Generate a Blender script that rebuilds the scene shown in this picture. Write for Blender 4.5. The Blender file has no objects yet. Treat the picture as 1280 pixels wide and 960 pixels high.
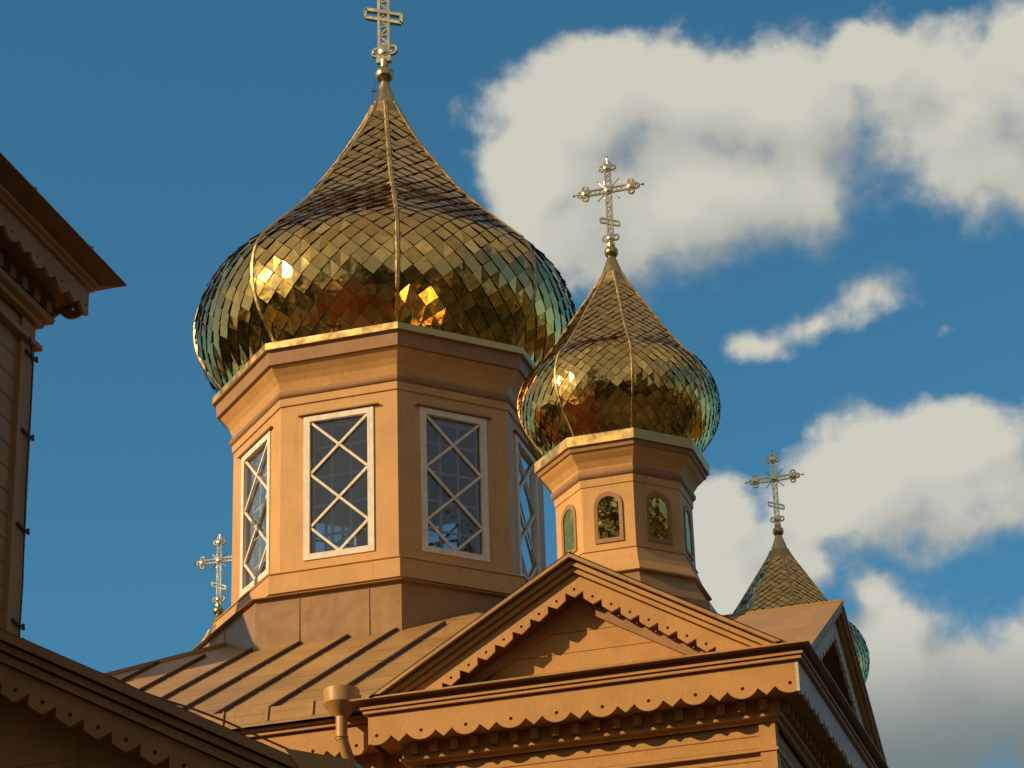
import bpy, math, random
from mathutils import Vector, Matrix
random.seed(7)
S = bpy.context.scene
COL = S.collection
R_ = math.radians

# ------------------------------------------------------------------ camera, sky, sun, exposure
SUN_AZ, SUN_EL = R_(50.0), R_(23.0)              # azimuth measured from -Y towards -X
SUN_DIR = Vector((-math.sin(SUN_AZ)*math.cos(SUN_EL), -math.cos(SUN_AZ)*math.cos(SUN_EL), math.sin(SUN_EL)))

cam = bpy.data.cameras.new('camera'); cam_o = bpy.data.objects.new('camera', cam); COL.objects.link(cam_o)
rx = Vector((0.95443121, 0.29706714, -0.02849868)); up = Vector((0.15289671, -0.40474423, 0.90155682))
fw = Vector((-0.25628823, 0.86483133, 0.43172111))
m = Matrix((rx, up, -fw)).transposed().to_4x4(); m.translation = Vector((10.609, -30.2598, 1.6))
cam_o.matrix_world = m
cam.lens = 98.41; cam.sensor_width = 36; cam.clip_end = 5000
S.camera = cam_o

world = bpy.data.worlds.new('World'); S.world = world; world.use_nodes = True
SKY_STRENGTH = 0.075
sun = bpy.data.lights.new('sun', 'SUN'); sun.energy = 5.0; sun.angle = R_(0.5); sun.color = (1.0, 0.70, 0.38)
sun_o = bpy.data.objects.new('sun', sun); COL.objects.link(sun_o)
sun_o.rotation_euler = SUN_DIR.to_track_quat('Z', 'Y').to_euler(); sun_o.location = (-40, -40, 40)
S.view_settings.view_transform = 'Standard'; S.view_settings.look = 'None'
S.view_settings.exposure = 0.0; S.view_settings.gamma = 1.0; S.view_settings.use_curve_mapping = False


class NT:
    """small helper for writing node graphs"""
    def __init__(s, tree): s.t = tree; s.n = tree.nodes; s.l = tree.links
    def new(s, typ, **kw):
        n = s.n.new(typ)
        for k, v in kw.items(): setattr(n, k, v)
        return n
    def put(s, sock, v):
        if isinstance(v, bpy.types.NodeSocket): s.l.new(v, sock)
        elif v is not None: sock.default_value = v
    def math(s, op, a, b=None, c=None, clamp=False):
        n = s.new('ShaderNodeMath', operation=op, use_clamp=clamp)
        s.put(n.inputs[0], a)
        if b is not None: s.put(n.inputs[1], b)
        if c is not None: s.put(n.inputs[2], c)
        return n.outputs[0]
    def vec(s, op, a, b=None):
        n = s.new('ShaderNodeVectorMath', operation=op)
        s.put(n.inputs[0], a)
        if b is not None: s.put(n.inputs[1], b)
        return n.outputs[1] if op in ('LENGTH', 'DOT_PRODUCT') else n.outputs[0]
    def mix(s, f, a, b, mode='MIX'):
        n = s.new('ShaderNodeMix', data_type='RGBA', blend_type=mode)
        s.put(n.inputs[0], f); s.put(n.inputs[6], a); s.put(n.inputs[7], b)
        return n.outputs[2]
    def noise(s, vec, scale, detail=4, rough=.55, dist=0):
        n = s.new('ShaderNodeTexNoise')
        if vec is not None: s.put(n.inputs['Vector'], vec)
        n.inputs['Scale'].default_value = scale; n.inputs['Detail'].default_value = detail
        n.inputs['Roughness'].default_value = rough; n.inputs['Distortion'].default_value = dist
        return n.outputs[0]
    def smooth(s, v, a, b, o0=0., o1=1.):
        n = s.new('ShaderNodeMapRange', interpolation_type='SMOOTHSTEP')
        s.put(n.inputs[0], v); n.inputs[1].default_value = a; n.inputs[2].default_value = b
        n.inputs[3].default_value = o0; n.inputs[4].default_value = o1
        return n.outputs[0]


# clouds by compass azimuth (from +Y), elevation and angular half sizes, all in radians
CLOUDS = [(-0.2581, 0.5395, 0.0316, 0.0214), (-0.2691, 0.5172, 0.0312, 0.0257), (-0.2147, 0.5444, 0.0535, 0.0229),
 (-0.1791, 0.5349, 0.0432, 0.0272), (-0.2073, 0.5113, 0.0688, 0.0243), (-0.2472, 0.4992, 0.0358, 0.0171),
 (-0.1682, 0.5114, 0.0279, 0.0229), (-0.2851, 0.529, 0.0132, 0.01), (-0.1012, 0.5305, 0.0331, 0.03),
 (-0.0897, 0.5081, 0.0245, 0.02), (-0.1296, 0.5518, 0.0201, 0.012), (-0.0742, 0.5498, 0.0168, 0.0143),
 (-0.1470, 0.4694, 0.0300, 0.0165, .55), (-0.1860, 0.4570, 0.0290, 0.0120, .48), (-0.1680, 0.4625, 0.024, 0.0120, .48), (-0.124, 0.452, .014, .008, .30),
 (-0.1443, 0.4027, 0.0295, 0.0206), (-0.113, 0.3957, 0.031, 0.02),
 (-0.165, 0.3944, 0.0192, 0.0143), (-0.1221, 0.4093, 0.0265, 0.0143), (-0.0899, 0.3991, 0.0186, 0.0171),
 (-0.2111, 0.3945, 0.0192, 0.0166), (-0.2034, 0.3728, 0.0261, 0.0171), (-0.1862, 0.3788, 0.0154, 0.0129),
 (-0.1495, 0.3507, 0.0228, 0.0194), (-0.1276, 0.3322, 0.0393, 0.0272), (-0.1587, 0.3641, 0.0128, 0.0091),
 (-0.1072, 0.3305, 0.0242, 0.0171), (-0.1418, 0.3081, 0.057, 0.02), (-0.0887, 0.3149, 0.0271, 0.0257)]


def cloud_group():
    g = bpy.data.node_groups.new('cloud_density', 'ShaderNodeTree')
    g.interface.new_socket('Dir', in_out='INPUT', socket_type='NodeSocketVector')
    g.interface.new_socket('Density', in_out='OUTPUT', socket_type='NodeSocketFloat')
    g.interface.new_socket('Body', in_out='OUTPUT', socket_type='NodeSocketFloat')
    k = NT(g); gi = k.new('NodeGroupInput'); go = k.new('NodeGroupOutput')
    d = gi.outputs[0]
    sep = k.new('ShaderNodeSeparateXYZ'); k.put(sep.inputs[0], d)
    az = k.math('ARCTAN2', sep.outputs[0], sep.outputs[1]); el = k.math('ARCSINE', sep.outputs[2])
    comb = k.new('ShaderNodeCombineXYZ'); k.put(comb.inputs[0], az); k.put(comb.inputs[1], el)
    wz = k.new('ShaderNodeTexNoise'); k.put(wz.inputs['Vector'], d); wz.inputs['Scale'].default_value = 24; wz.inputs['Detail'].default_value = 4
    p = k.vec('ADD', comb.outputs[0], k.vec('MULTIPLY', k.vec('SUBTRACT', wz.outputs['Color'], (.5, .5, .5)), (.050, .036, 0)))
    acc = None
    for a, e, ra, re, *peak in CLOUDS:
        q = k.vec('MULTIPLY', k.vec('SUBTRACT', p, (a, e, 0)), (1/(1.30*ra), 1/(1.30*re), 0))
        v = k.math('SUBTRACT', peak[0] if peak else 1.0, k.vec('LENGTH', q))
        acc = v if acc is None else k.math('SMOOTH_MAX', acc, v, 0.45)
    # other clouds all round the sky, away from the stretch above
    far = k.noise(d, 3.1, 3, .5)
    away = k.math('GREATER_THAN', k.math('ABSOLUTE', k.math('ADD', az, 0.27)), 0.31)
    gen = k.math('MULTIPLY', k.math('SUBTRACT', far, 0.54), 5.0)
    gen = k.math('ADD', k.math('MULTIPLY', gen, away), k.math('MULTIPLY', k.math('SUBTRACT', 1.0, away), -3.0))
    body = k.math('MAXIMUM', acc, -1.0)
    acc = k.math('MINIMUM', k.math('MULTIPLY', acc, 1.55), 0.95)
    acc = k.math('MAXIMUM', k.math('MAXIMUM', acc, -1.0), gen)
    n0 = k.noise(d, 14, 3, .5); n1 = k.noise(d, 36, 8, .55, .1); n2 = k.noise(d, 120, 5, .62)
    nn = k.math('ADD', k.math('MULTIPLY', k.math('SUBTRACT', n1, .5), 1.7), k.math('MULTIPLY', k.math('SUBTRACT', n2, .5), .38))
    nn = k.math('ADD', nn, k.math('MULTIPLY', k.math('SUBTRACT', n0, .5), .9))
    k.put(go.inputs[0], k.math('ADD', acc, nn))
    k.put(go.inputs[1], k.math('ADD', k.math('MULTIPLY', body, .62), k.math('MULTIPLY', nn, .24)))
    return g


def build_world():
    k = NT(world.node_tree); k.n.clear()
    out = k.new('ShaderNodeOutputWorld'); bg = k.new('ShaderNodeBackground')
    sky = k.new('ShaderNodeTexSky', sky_type='NISHITA')
    sky.sun_disc = False; sky.sun_elevation = SUN_EL
    sky.sun_rotation = math.atan2(SUN_DIR.x, SUN_DIR.y) % (2*math.pi)
    sky.altitude = 150; sky.air_density = 1.0; sky.dust_density = 2.0; sky.ozone_density = 2.2
    tc = k.new('ShaderNodeTexCoord'); d = tc.outputs['Generated']
    g = cloud_group()
    def dens(v):
        n = k.new('ShaderNodeGroup'); n.node_tree = g; k.put(n.inputs[0], v); return n.outputs
    o0 = dens(d); d0 = o0[0]
    o1 = dens(k.vec('NORMALIZE', k.vec('ADD', d, (-0.018, -0.006, 0.020))))
    rise = k.math('SUBTRACT', o0[1], o1[1])                 # positive on tops, negative on undersides
    soft = k.smooth(rise, -0.34, 0.28, 1.20, 0.70)
    alpha = k.math('DIVIDE', k.math('ADD', d0, .06), soft, clamp=True)
    alpha = k.smooth(alpha, 0, 1)
    lit = k.math('ADD', 0.77, k.math('MULTIPLY', rise, 0.95), clamp=True)
    se = k.new('ShaderNodeSeparateXYZ'); k.put(se.inputs[0], d)
    lit = k.math('MULTIPLY', lit, k.smooth(se.outputs[2], .298, .352, .0, 1.0))
    ccol = k.mix(lit, (2.5, 3.0, 3.0, 1), (8.6, 8.3, 7.1, 1))
    fwd = k.smooth(k.vec('DOT_PRODUCT', d, (-.256, .865, .432)), .35, .85)
    tint = k.mix(fwd, (0.95, 1.18, 1.22, 1), (0.66, 1.50, 1.60, 1))
    skyc = k.mix(1.0, sky.outputs[0], tint, 'MULTIPLY')
    # bright haze and thin cloud on the sun's side of the sky
    side = k.vec('DOT_PRODUCT', d, (-.20, -.94, .27))
    haze = k.math('MULTIPLY', k.smooth(side, -0.12, 0.55), k.smooth(k.noise(d, 5.0, 4, .6), .25, .7, .45, 1.0))
    sx = k.new('ShaderNodeSeparateXYZ'); k.put(sx.inputs[0], d)
    top = k.math('MULTIPLY', k.smooth(sx.outputs[2], .64, .84), k.smooth(k.noise(d, 4.0, 4, .6), .35, .65, .78, 1.0))
    haze = k.math('MAXIMUM', haze, k.math('MULTIPLY', top, .8))
    skyc = k.mix(k.math('MULTIPLY', haze, .85), skyc, (4.9, 4.3, 3.3, 1))
    col = k.mix(k.math('MULTIPLY', alpha, 0.96), skyc, ccol)
    k.put(bg.inputs[0], col); bg.inputs[1].default_value = SKY_STRENGTH
    k.l.new(bg.outputs[0], out.inputs[0])
    world.cycles.sampling_method = 'MANUAL'; world.cycles.sample_map_resolution = 512


build_world()


# ------------------------------------------------------------------ materials
def mat(name, base, rough=.6, metal=0., var=.12, scale=3., bump=.0, bscale=20., streak=0., spec=.35, dirt=None):
    mt = bpy.data.materials.new(name); mt.use_nodes = True
    k = NT(mt.node_tree); b = k.n['Principled BSDF']
    tc = k.new('ShaderNodeTexCoord').outputs['Object']
    n = k.noise(tc, scale, 5, .6)
    f = k.smooth(n, .25, .75, 1-var, 1+var)
    c = k.mix(1.0, (*base, 1), (1, 1, 1, 1), 'MULTIPLY')
    vm = k.new('ShaderNodeVectorMath', operation='SCALE'); k.put(vm.inputs[0], c); k.put(vm.inputs[3], f)
    c = vm.outputs[0]
    if name == 'brown_sheet_roof':
        sn_ = k.new('ShaderNodeVectorMath', operation='SNAP'); ad = k.vec('ADD', tc, (.345, .1, 0))
        k.put(sn_.inputs[0], ad); sn_.inputs[1].default_value = (.583, .95, 50)
        wn = k.new('ShaderNodeTexWhiteNoise', noise_dimensions='3D'); k.put(wn.inputs['Vector'], sn_.outputs[0])
        v2 = k.new('ShaderNodeVectorMath', operation='SCALE'); k.put(v2.inputs[0], c); k.put(v2.inputs[3], k.smooth(wn.outputs[0], 0, 1, .90, 1.08)); c = v2.outputs[0]
    if streak:
        mp = k.new('ShaderNodeMapping'); mp.inputs['Scale'].default_value = (9, 9, .7); k.put(mp.inputs[0], tc)
        s = k.smooth(k.noise(mp.outputs[0], 1.6, 5, .65), .52, .78)
        dc = dirt or tuple(x*.45 for x in base)
        c = k.mix(k.math('MULTIPLY', s, streak), c, (*dc, 1))
    k.put(b.inputs['Base Color'], c)
    b.inputs['Metallic'].default_value = metal
    b.inputs['Specular IOR Level'].default_value = spec
    k.put(b.inputs['Roughness'], k.smooth(k.noise(tc, scale*4, 3), .2, .8, max(.02, rough-.1), rough+.1))
    if bump:
        bn = k.new('ShaderNodeBump'); bn.inputs['Strength'].default_value = 1; bn.inputs['Distance'].default_value = bump
        k.put(bn.inputs['Height'], k.noise(tc, bscale, 4, .55)); k.put(b.inputs['Normal'], bn.outputs[0])
    return mt


M = {}
M['paint'] = mat('ochre_paint', (.556, .318, .118), .5, var=.10, scale=2.2, bump=.0012, bscale=5, streak=.36)
M['wood'] = mat('ochre_painted_wood', (.47, .25, .078), .6, var=.10, scale=4, bump=.003, bscale=26, streak=.22, dirt=(.26, .14, .06))
M['trim'] = mat('brown_trim_paint', (.31, .172, .08), .5, var=.12, scale=3, bump=.003, bscale=14, streak=.12)
M['shade_wood'] = mat('shaded_ochre_wood', (.40, .215, .09), .65, var=.14, scale=4, bump=.003, bscale=26, streak=.25)  # same painted wood, darkened in colour for the parts in shade
M['roof'] = mat('brown_sheet_roof', (.36, .21, .078), .45, var=.12, scale=1.4, bump=.016, bscale=2.6, streak=.22, spec=.4)
M['base_sheet'] = mat('grey_brown_sheet', (.30, .175, .07), .36, var=.10, scale=1.6, bump=.012, bscale=2.0, streak=.10, spec=.4)
M['seam'] = mat('shaded_seam_metal', (.045, .028, .016), .5, var=.1)  # near-black colour stands in for the shaded sides of the seams
M['pipe'] = mat('brown_gutter_metal', (.40, .24, .09), .42, var=.08, bump=.003, bscale=8, spec=.4)
M['white'] = mat('old_white_paint', (.74, .68, .58), .6, var=.12, scale=9, bump=.003, bscale=40, streak=.55, dirt=(.34, .25, .16))
M['inner'] = mat('pale_interior_paint', (.42, .42, .40), .8, var=.1)
M['shade_brown'] = mat('eave_shade_brown', (.15, .085, .05), .6, var=.15, streak=.15)  # shade under the tower eave put into a darker brown
M['dark'] = mat('dark_void', (.03, .022, .018), .9, var=.1)
M['wire'] = mat('dark_wire', (.03, .03, .03), .6)
M['skylit_wood'] = mat('skylit_side_wood', (.62, .54, .50), .7, var=.12, scale=5, streak=.2)  # front wood again, with sky light on the side faces put into its colour
M['ground'] = mat('grass_ground', (.045, .05, .022), .9, var=.3, scale=.3)
M['foliage'] = mat('tree_foliage', (.085, .088, .026), .8, var=.5, scale=.35)
M['stone'] = mat('stone_paving', (.09, .075, .055), .85, var=.15, scale=.8)


def gold(name, base, rough, warp=.0, wscale=5., var=.18):
    mt = bpy.data.materials.new(name); mt.use_nodes = True
    k = NT(mt.node_tree); b = k.n['Principled BSDF']
    tc = k.new('ShaderNodeTexCoord').outputs['Object']
    at = k.new('ShaderNodeAttribute', attribute_name='tile_tone')
    tone = k.smooth(at.outputs['Fac'], 0, 1, 1-var, 1+var*.5)
    vm = k.new('ShaderNodeVectorMath', operation='SCALE'); k.put(vm.inputs[0], (*base,)); k.put(vm.inputs[3], tone)
    k.put(b.inputs['Base Color'], vm.outputs[0])
    b.inputs['Metallic'].default_value = 1.0; b.inputs['Specular Tint'].default_value = (.96, .92, .86, 1)
    k.put(b.inputs['Roughness'], k.smooth(k.noise(tc, 7, 4), .3, .75, rough*.7, rough*1.5))
    if warp:
        bn = k.new('ShaderNodeBump'); bn.inputs['Strength'].default_value = 1; bn.inputs['Distance'].default_value = warp
        k.put(bn.inputs['Height'], k.noise(tc, wscale, 2, .5)); k.put(b.inputs['Normal'], bn.outputs[0])
    return mt


M['gold'] = gold('gilded_tile', (.84, .52, .165), .125, .010, 4.0)
M['gold_small'] = gold('gilded_small_tile', (.84, .52, .165), .115, .006, 8)
M['gold_rib'] = gold('gilded_rib', (.50, .37, .17), .5, .01, 9, 0)
M['gold_edge'] = mat('shaded_tile_edge', (.035, .02, .009), .6, metal=.0, var=.2)  # shadow in the gaps between tiles, given as a dark colour
M['gold_strip'] = gold('pale_gilded_sheet', (.66, .47, .19), .42, .012, 4, 0)
M['gold_cross'] = gold('gilded_cross', (.80, .68, .42), .22, .0, 4, 0)
M['gold_ball'] = gold('dull_gilded_ball', (.55, .42, .20), .30, .004, 14, 0)
M['gold_pane'] = gold('gilded_window_sheet', (.95, .60, .13), .06, .018, 4, 0)


def glass_mat():
    mt = bpy.data.materials.new('window_glass'); mt.use_nodes = True
    k = NT(mt.node_tree); k.n.clear()
    out = k.new('ShaderNodeOutputMaterial')
    tr = k.new('ShaderNodeBsdfTransparent'); tr.inputs[0].default_value = (.80, .84, .86, 1)
    gl = k.new('ShaderNodeBsdfGlossy'); gl.inputs['Roughness'].default_value = .03
    tc = k.new('ShaderNodeTexCoord').outputs['Object']
    bn = k.new('ShaderNodeBump'); bn.inputs['Distance'].default_value = .006
    k.put(bn.inputs['Height'], k.noise(tc, 3.5, 2)); k.put(gl.inputs['Normal'], bn.outputs[0])
    fr = k.new('ShaderNodeFresnel'); fr.inputs['IOR'].default_value = 1.6
    mx = k.new('ShaderNodeMixShader')
    k.put(mx.inputs[0], k.math('MULTIPLY', fr.outputs[0], 3.2, clamp=True)); k.l.new(tr.outputs[0], mx.inputs[1]); k.l.new(gl.outputs[0], mx.inputs[2])
    k.l.new(mx.outputs[0], out.inputs[0])
    return mt


M['glass'] = glass_mat()


# ------------------------------------------------------------------ mesh helper
class MB:
    def __init__(s): s.v = []; s.f = []; s.m = []; s.sm = []; s.tone = []
    def face(s, pts, mi=0, smooth=False, tone=.5):
        b = len(s.v); s.v += [tuple(p) for p in pts]; s.f.append(tuple(range(b, b+len(pts))))
        s.m.append(mi); s.sm.append(smooth); s.tone.append(tone)
    def idx(s, pts, faces, mi=0, smooth=False):
        b = len(s.v); s.v += [tuple(p) for p in pts]
        for f in faces: s.f.append(tuple(b+i for i in f)); s.m.append(mi); s.sm.append(smooth); s.tone.append(.5)
    def box(s, x0, x1, y0, y1, z0, z1, mi=0):
        p = [(x, y, z) for z in (z0, z1) for y in (y0, y1) for x in (x0, x1)]
        s.idx(p, [(0, 2, 3, 1), (4, 5, 7, 6), (0, 1, 5, 4), (2, 6, 7, 3), (0, 4, 6, 2), (1, 3, 7, 5)], mi)
    def bar(s, a, b, w, h, upv=(0, 0, 1), mi=0):
        a, b = Vector(a), Vector(b); d = (b-a).normalized(); u = Vector(upv); sd = d.cross(u)
        if sd.length < 1e-5: sd = d.cross(Vector((0, 1, 0)))
        sd.normalize(); u = sd.cross(d).normalized(); sd *= w/2; u *= h/2
        p = [c+i*sd+j*u for c in (a, b) for i, j in ((-1, -1), (1, -1), (1, 1), (-1, 1))]
        s.idx(p, [(3, 2, 1, 0), (4, 5, 6, 7), (0, 1, 5, 4), (1, 2, 6, 5), (2, 3, 7, 6), (3, 0, 4, 7)], mi)
    def tube(s, pts, r, n=8, mi=0, caps=True):
        pts = [Vector(p) for p in pts]; rs = r if isinstance(r, (list, tuple)) else [r]*len(pts)
        rings = []; prev = None
        for i, p in enumerate(pts):
            d = (pts[min(i+1, len(pts)-1)]-pts[max(i-1, 0)]).normalized()
            ref = prev if prev is not None else (Vector((0, 0, 1)) if abs(d.z) < .9 else Vector((1, 0, 0)))
            a = (ref - d*ref.dot(d)).normalized(); prev = a; b = d.cross(a)
            rings.append([p + (a*math.cos(t)+b*math.sin(t))*rs[i] for t in [2*math.pi*j/n for j in range(n)]])
        V = [q for rg in rings for q in rg]; F = []
        for i in range(len(pts)-1):
            for j in range(n): F.append((i*n+j, i*n+(j+1) % n, (i+1)*n+(j+1) % n, (i+1)*n+j))
        s.idx(V, F, mi, True)
        if caps:
            s.face(list(reversed(rings[0])), mi); s.face(rings[-1], mi)
    def torus(s, c, R, r, axis='y', n=16, k=6, mi=0):
        V = []; F = []
        for i in range(n):
            a = 2*math.pi*i/n
            for j in range(k):
                t = 2*math.pi*j/k; q = R+r*math.cos(t); h = r*math.sin(t)
                V.append((c[0]+q*math.cos(a), c[1]+h, c[2]+q*math.sin(a)) if axis == 'y' else (c[0]+q*math.cos(a), c[1]+q*math.sin(a), c[2]+h))
                F.append((i*k+j, i*k+(j+1) % k, ((i+1) % n)*k+(j+1) % k, ((i+1) % n)*k+j))
        s.idx(V, F, mi, True)
    def sphere(s, c, r, sq=(1, 1, 1), n=16, k=10, mi=0):
        V = []; F = []
        for i in range(k+1):
            t = math.pi*i/k
            for j in range(n):
                a = 2*math.pi*j/n
                V.append((c[0]+r*sq[0]*math.sin(t)*math.cos(a), c[1]+r*sq[1]*math.sin(t)*math.sin(a), c[2]-r*sq[2]*math.cos(t)))
        for i in range(k):
            for j in range(n): F.append((i*n+j, i*n+(j+1) % n, (i+1)*n+(j+1) % n, (i+1)*n+j))
        s.idx(V, F, mi, True)
    def lathe(s, prof, n=8, off=R_(22.5), mi=0, smooth=False):
        """profile of (vertex radius, z) turned about Z; n=8 gives an octagon with a corner either side of -Y"""
        if smooth:
            V = [(r*math.sin(off+2*math.pi*j/n), -r*math.cos(off+2*math.pi*j/n), z) for r, z in prof for j in range(n)]
            F = [(i*n+j, i*n+(j+1) % n, (i+1)*n+(j+1) % n, (i+1)*n+j) for i in range(len(prof)-1) for j in range(n)]
            s.idx(V, F, mi, True); return
        for (r0, z0), (r1, z1) in zip(prof[:-1], prof[1:]):
            for j in range(n):
                a, b = off+2*math.pi*j/n, off+2*math.pi*(j+1)/n
                P = [(r0*math.sin(a), -r0*math.cos(a), z0), (r0*math.sin(b), -r0*math.cos(b), z0),
                     (r1*math.sin(b), -r1*math.cos(b), z1), (r1*math.sin(a), -r1*math.cos(a), z1)]
                if r0 < 1e-6: P = P[1:]
                elif r1 < 1e-6: P = P[:3]
                s.face(P, mi, smooth)
    def square(s, prof, mi=0):
        """profile of (half width, z) run round a square, mitred at the corners"""
        s.lathe([(w*math.sqrt(2), z) for w, z in prof], 4, R_(45), mi)
    def prism(s, poly, y0, y1, mi=0, skip=()):
        """closed outline of (x, z), given depth in y; y0 is the front"""
        n = len(poly)
        s.face([(x, y0, z) for x, z in poly], mi); s.face([(x, y1, z) for x, z in reversed(poly)], mi)
        for i in range(n):
            if i in skip: continue
            a, b = poly[i], poly[(i+1) % n]
            s.face([(a[0], y0, a[1]), (a[0], y1, a[1]), (b[0], y1, b[1]), (b[0], y0, b[1])], mi)
    def build(s, name, mats, parent=None, rot=0., loc=(0, 0, 0), label=None):
        me = bpy.data.meshes.new(name); me.from_pydata(s.v, [], s.f); me.update()
        for mm in (mats if isinstance(mats, (list, tuple)) else [mats]): me.materials.append(mm)
        me.polygons.foreach_set('material_index', s.m); me.polygons.foreach_set('use_smooth', s.sm)
        if any(s.sm): me.set_sharp_from_angle(angle=R_(38))
        if any(t != .5 for t in s.tone):
            at = me.attributes.new('tile_tone', 'FLOAT', 'FACE'); at.data.foreach_set('value', s.tone)
        o = bpy.data.objects.new(name, me); COL.objects.link(o)
        o.location = loc; o.rotation_euler = (0, 0, rot)
        if parent: o.parent = parent
        if label: o['label'] = label
        return o


def thing(name, label, cat, loc=(0, 0, 0), group=None):
    o = bpy.data.objects.new(name, None); COL.objects.link(o); o.location = loc
    o['label'] = label; o['category'] = cat
    if group: o['group'] = group
    return o


def again(o, rot, parent=None):
    """a turned copy of a part and of its sub-parts"""
    c = o.copy(); COL.objects.link(c); c.parent = parent or o.parent; c.rotation_euler = (0, 0, rot)
    for ch in o.children:
        d = ch.copy(); COL.objects.link(d); d.parent = c
    return c


def copy_tree(o, parent=None):
    c = o.copy(); COL.objects.link(c)
    if parent: c.parent = parent
    for ch in list(o.children): copy_tree(ch, c)
    return c


def structure(o): o['kind'] = 'structure'; return o


# ------------------------------------------------------------------ onion dome
def smooth_profile(pts, sub=8):
    out = []
    for i in range(len(pts)-1):
        p0, p1, p2, p3 = pts[max(i-1, 0)], pts[i], pts[i+1], pts[min(i+2, len(pts)-1)]
        for j in range(sub):
            t = j/sub
            out.append(tuple(.5*((2*p1[c]) + (-p0[c]+p2[c])*t + (2*p0[c]-5*p1[c]+4*p2[c]-p3[c])*t*t + (-p0[c]+3*p1[c]-3*p2[c]+p3[c])*t**3) for c in (0, 1)))
    out.append(pts[-1]); return out


def onion_dome(parent, prof, W, H, lift, tile_mat, cap_len):
    """prof runs from the base up: (corner radius, z)"""
    P = smooth_profile(prof)
    L = [0.]
    for a, b in zip(P[:-1], P[1:]): L.append(L[-1]+math.dist(a, b))
    def at(sv):
        sv = min(max(sv, 0), L[-1]-1e-6)
        lo = 0
        for i in range(len(L)-1):
            if L[i] <= sv <= L[i+1]: lo = i; break
        t = (sv-L[lo])/(L[lo+1]-L[lo]); a, b = P[lo], P[lo+1]
        return a[0]+(b[0]-a[0])*t, a[1]+(b[1]-a[1])*t
    RMAX = max(p[0] for p in P); SMAX = L[max(range(len(P)), key=lambda i: P[i][0])]
    c8, s8 = math.cos(R_(22.5)), math.sin(R_(22.5))
    def normal(sv):
        a, b = at(sv-.02), at(sv+.02); dr, dz = (b[0]-a[0])*c8, b[1]-a[1]
        l = math.hypot(dr, dz); return dz/l, -dr/l           # outward, up
    shell = MB(); shell.lathe([(max(r-lift*1.1, .01), z) for r, z in P], 8)
    dome = shell.build('dome', M['gold_edge'], parent)
    tb = MB(); rng = random.Random(int(W*1000))
    for face in range(8):
        ph = R_(45*face); nx, ny = math.sin(ph), -math.cos(ph); tx, ty = math.cos(ph), math.sin(ph)
        def pt(u, sv, h):
            r, z = at(sv); no, nz = normal(sv)
            bulge = .80 if sv < SMAX else .80*min(1, max(.08, (r/RMAX-.50)/.42))
            a = r*c8 + no*h + bulge*r*(1-c8)*max(0, 1-(u/(r*s8))**2)
            return Vector((nx*a+tx*u, ny*a+ty*u, z+nz*h))
        row = 0; sv = -H*.2
        while sv < L[-1]-cap_len*.8:
            hwm = at(sv)[0]*s8
            nmax = int(hwm/W)+2
            for j in range(-nmax, nmax+1):
                u = (j+.5*(row % 2))*W
                if abs(u)-W*.5 > hwm-.012: continue
                jit = [rng.gauss(0, 1)*lift*.17 for _ in range(4)]; tw = rng.gauss(0, 1)*.018*W
                lf = lift*(1. if at(sv)[0] > .84*RMAX or sv < SMAX else .88)
                q = [(u+tw, sv+H*.5*1.04, lf*.33), (u-W*.475, sv, lf*.66+jit[1]), (u-tw, sv-H*.475, lf*1.15+jit[2]), (u+W*.475, sv, lf*.66+jit[3])]
                qq = []
                for (a, b, h) in q:
                    b = max(b, 0); lim = at(b)[0]*s8
                    qq.append((max(-lim, min(lim, a)), b, max(h, lift*.05)))
                pts = [pt(*x) for x in qq]
                if (pts[0]-pts[2]).length < H*.2 or (pts[1]-pts[3]).length < W*.12: continue
                tone = rng.random()
                mid = pt(sum(x[0] for x in qq)/4, sum(x[1] for x in qq)/4, sum(x[2] for x in qq)/4 + abs(rng.gauss(0, 1))*lift*.10)
                style = rng.random()
                if style < .80: tb.face([pts[0], pts[1], pts[2], pts[3]], 0, False, tone)
                elif style < .95:
                    tb.face([pts[0], pts[1], pts[2]], 0, False, tone); tb.face([pts[0], pts[2], pts[3]], 0, False, tone)
                else:
                    for i in range(4): tb.face([pts[i], pts[(i+1) % 4], mid], 0, False, tone)
                # folded lower edges turning back to the shell
                low = [pt(x[0]*.995, x[1]+H*.02, -lift*.3) for x in qq]
                tb.face([pts[1], low[1], low[2], pts[2]], 1); tb.face([pts[2], low[2], low[3], pts[3]], 1)
            sv += H*.5; row += 1
    tb.build('tile_cladding', [tile_mat, M['gold_edge']], dome)
    # plain sheet collar at the neck
    cb = MB(); top = L[-1]
    cb.lathe([(at(top-cap_len+i*cap_len/5)[0]+lift*.6, at(top-cap_len+i*cap_len/5)[1]) for i in range(6)], 8)
    cb.build('neck_sheet', M['gold_rib'], dome)
    rib = MB(); w = W*.13
    n = 44
    for side, hgt in ((0, lift*1.1),):
        ringp = []
        for i in range(n+1):
            r, z = at(L[-1]*i/n); no, nz = normal(L[-1]*i/n)
            ww = min(w, r*.3)
            wob = rng.uniform(-.06, .06)*w
            ringp.append([(-ww+wob, r+no*lift*.2, z+nz*lift*.2), (-ww*.55+wob, r+no*hgt, z+nz*hgt), (ww*.55+wob, r+no*hgt, z+nz*hgt), (ww+wob, r+no*lift*.2, z+nz*lift*.2)])
        for a, b in zip(ringp[:-1], ringp[1:]):
            for i in range(3):
                rib.face([(a[i][0], -a[i][1], a[i][2]), (a[i+1][0], -a[i+1][1], a[i+1][2]), (b[i+1][0], -b[i+1][1], b[i+1][2]), (b[i][0], -b[i][1], b[i][2])], 0)
    r0 = rib.build('rib', M['gold_rib'], dome, R_(22.5))
    for i in range(1, 8): again(r0, R_(22.5+45*i))
    return dome


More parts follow.
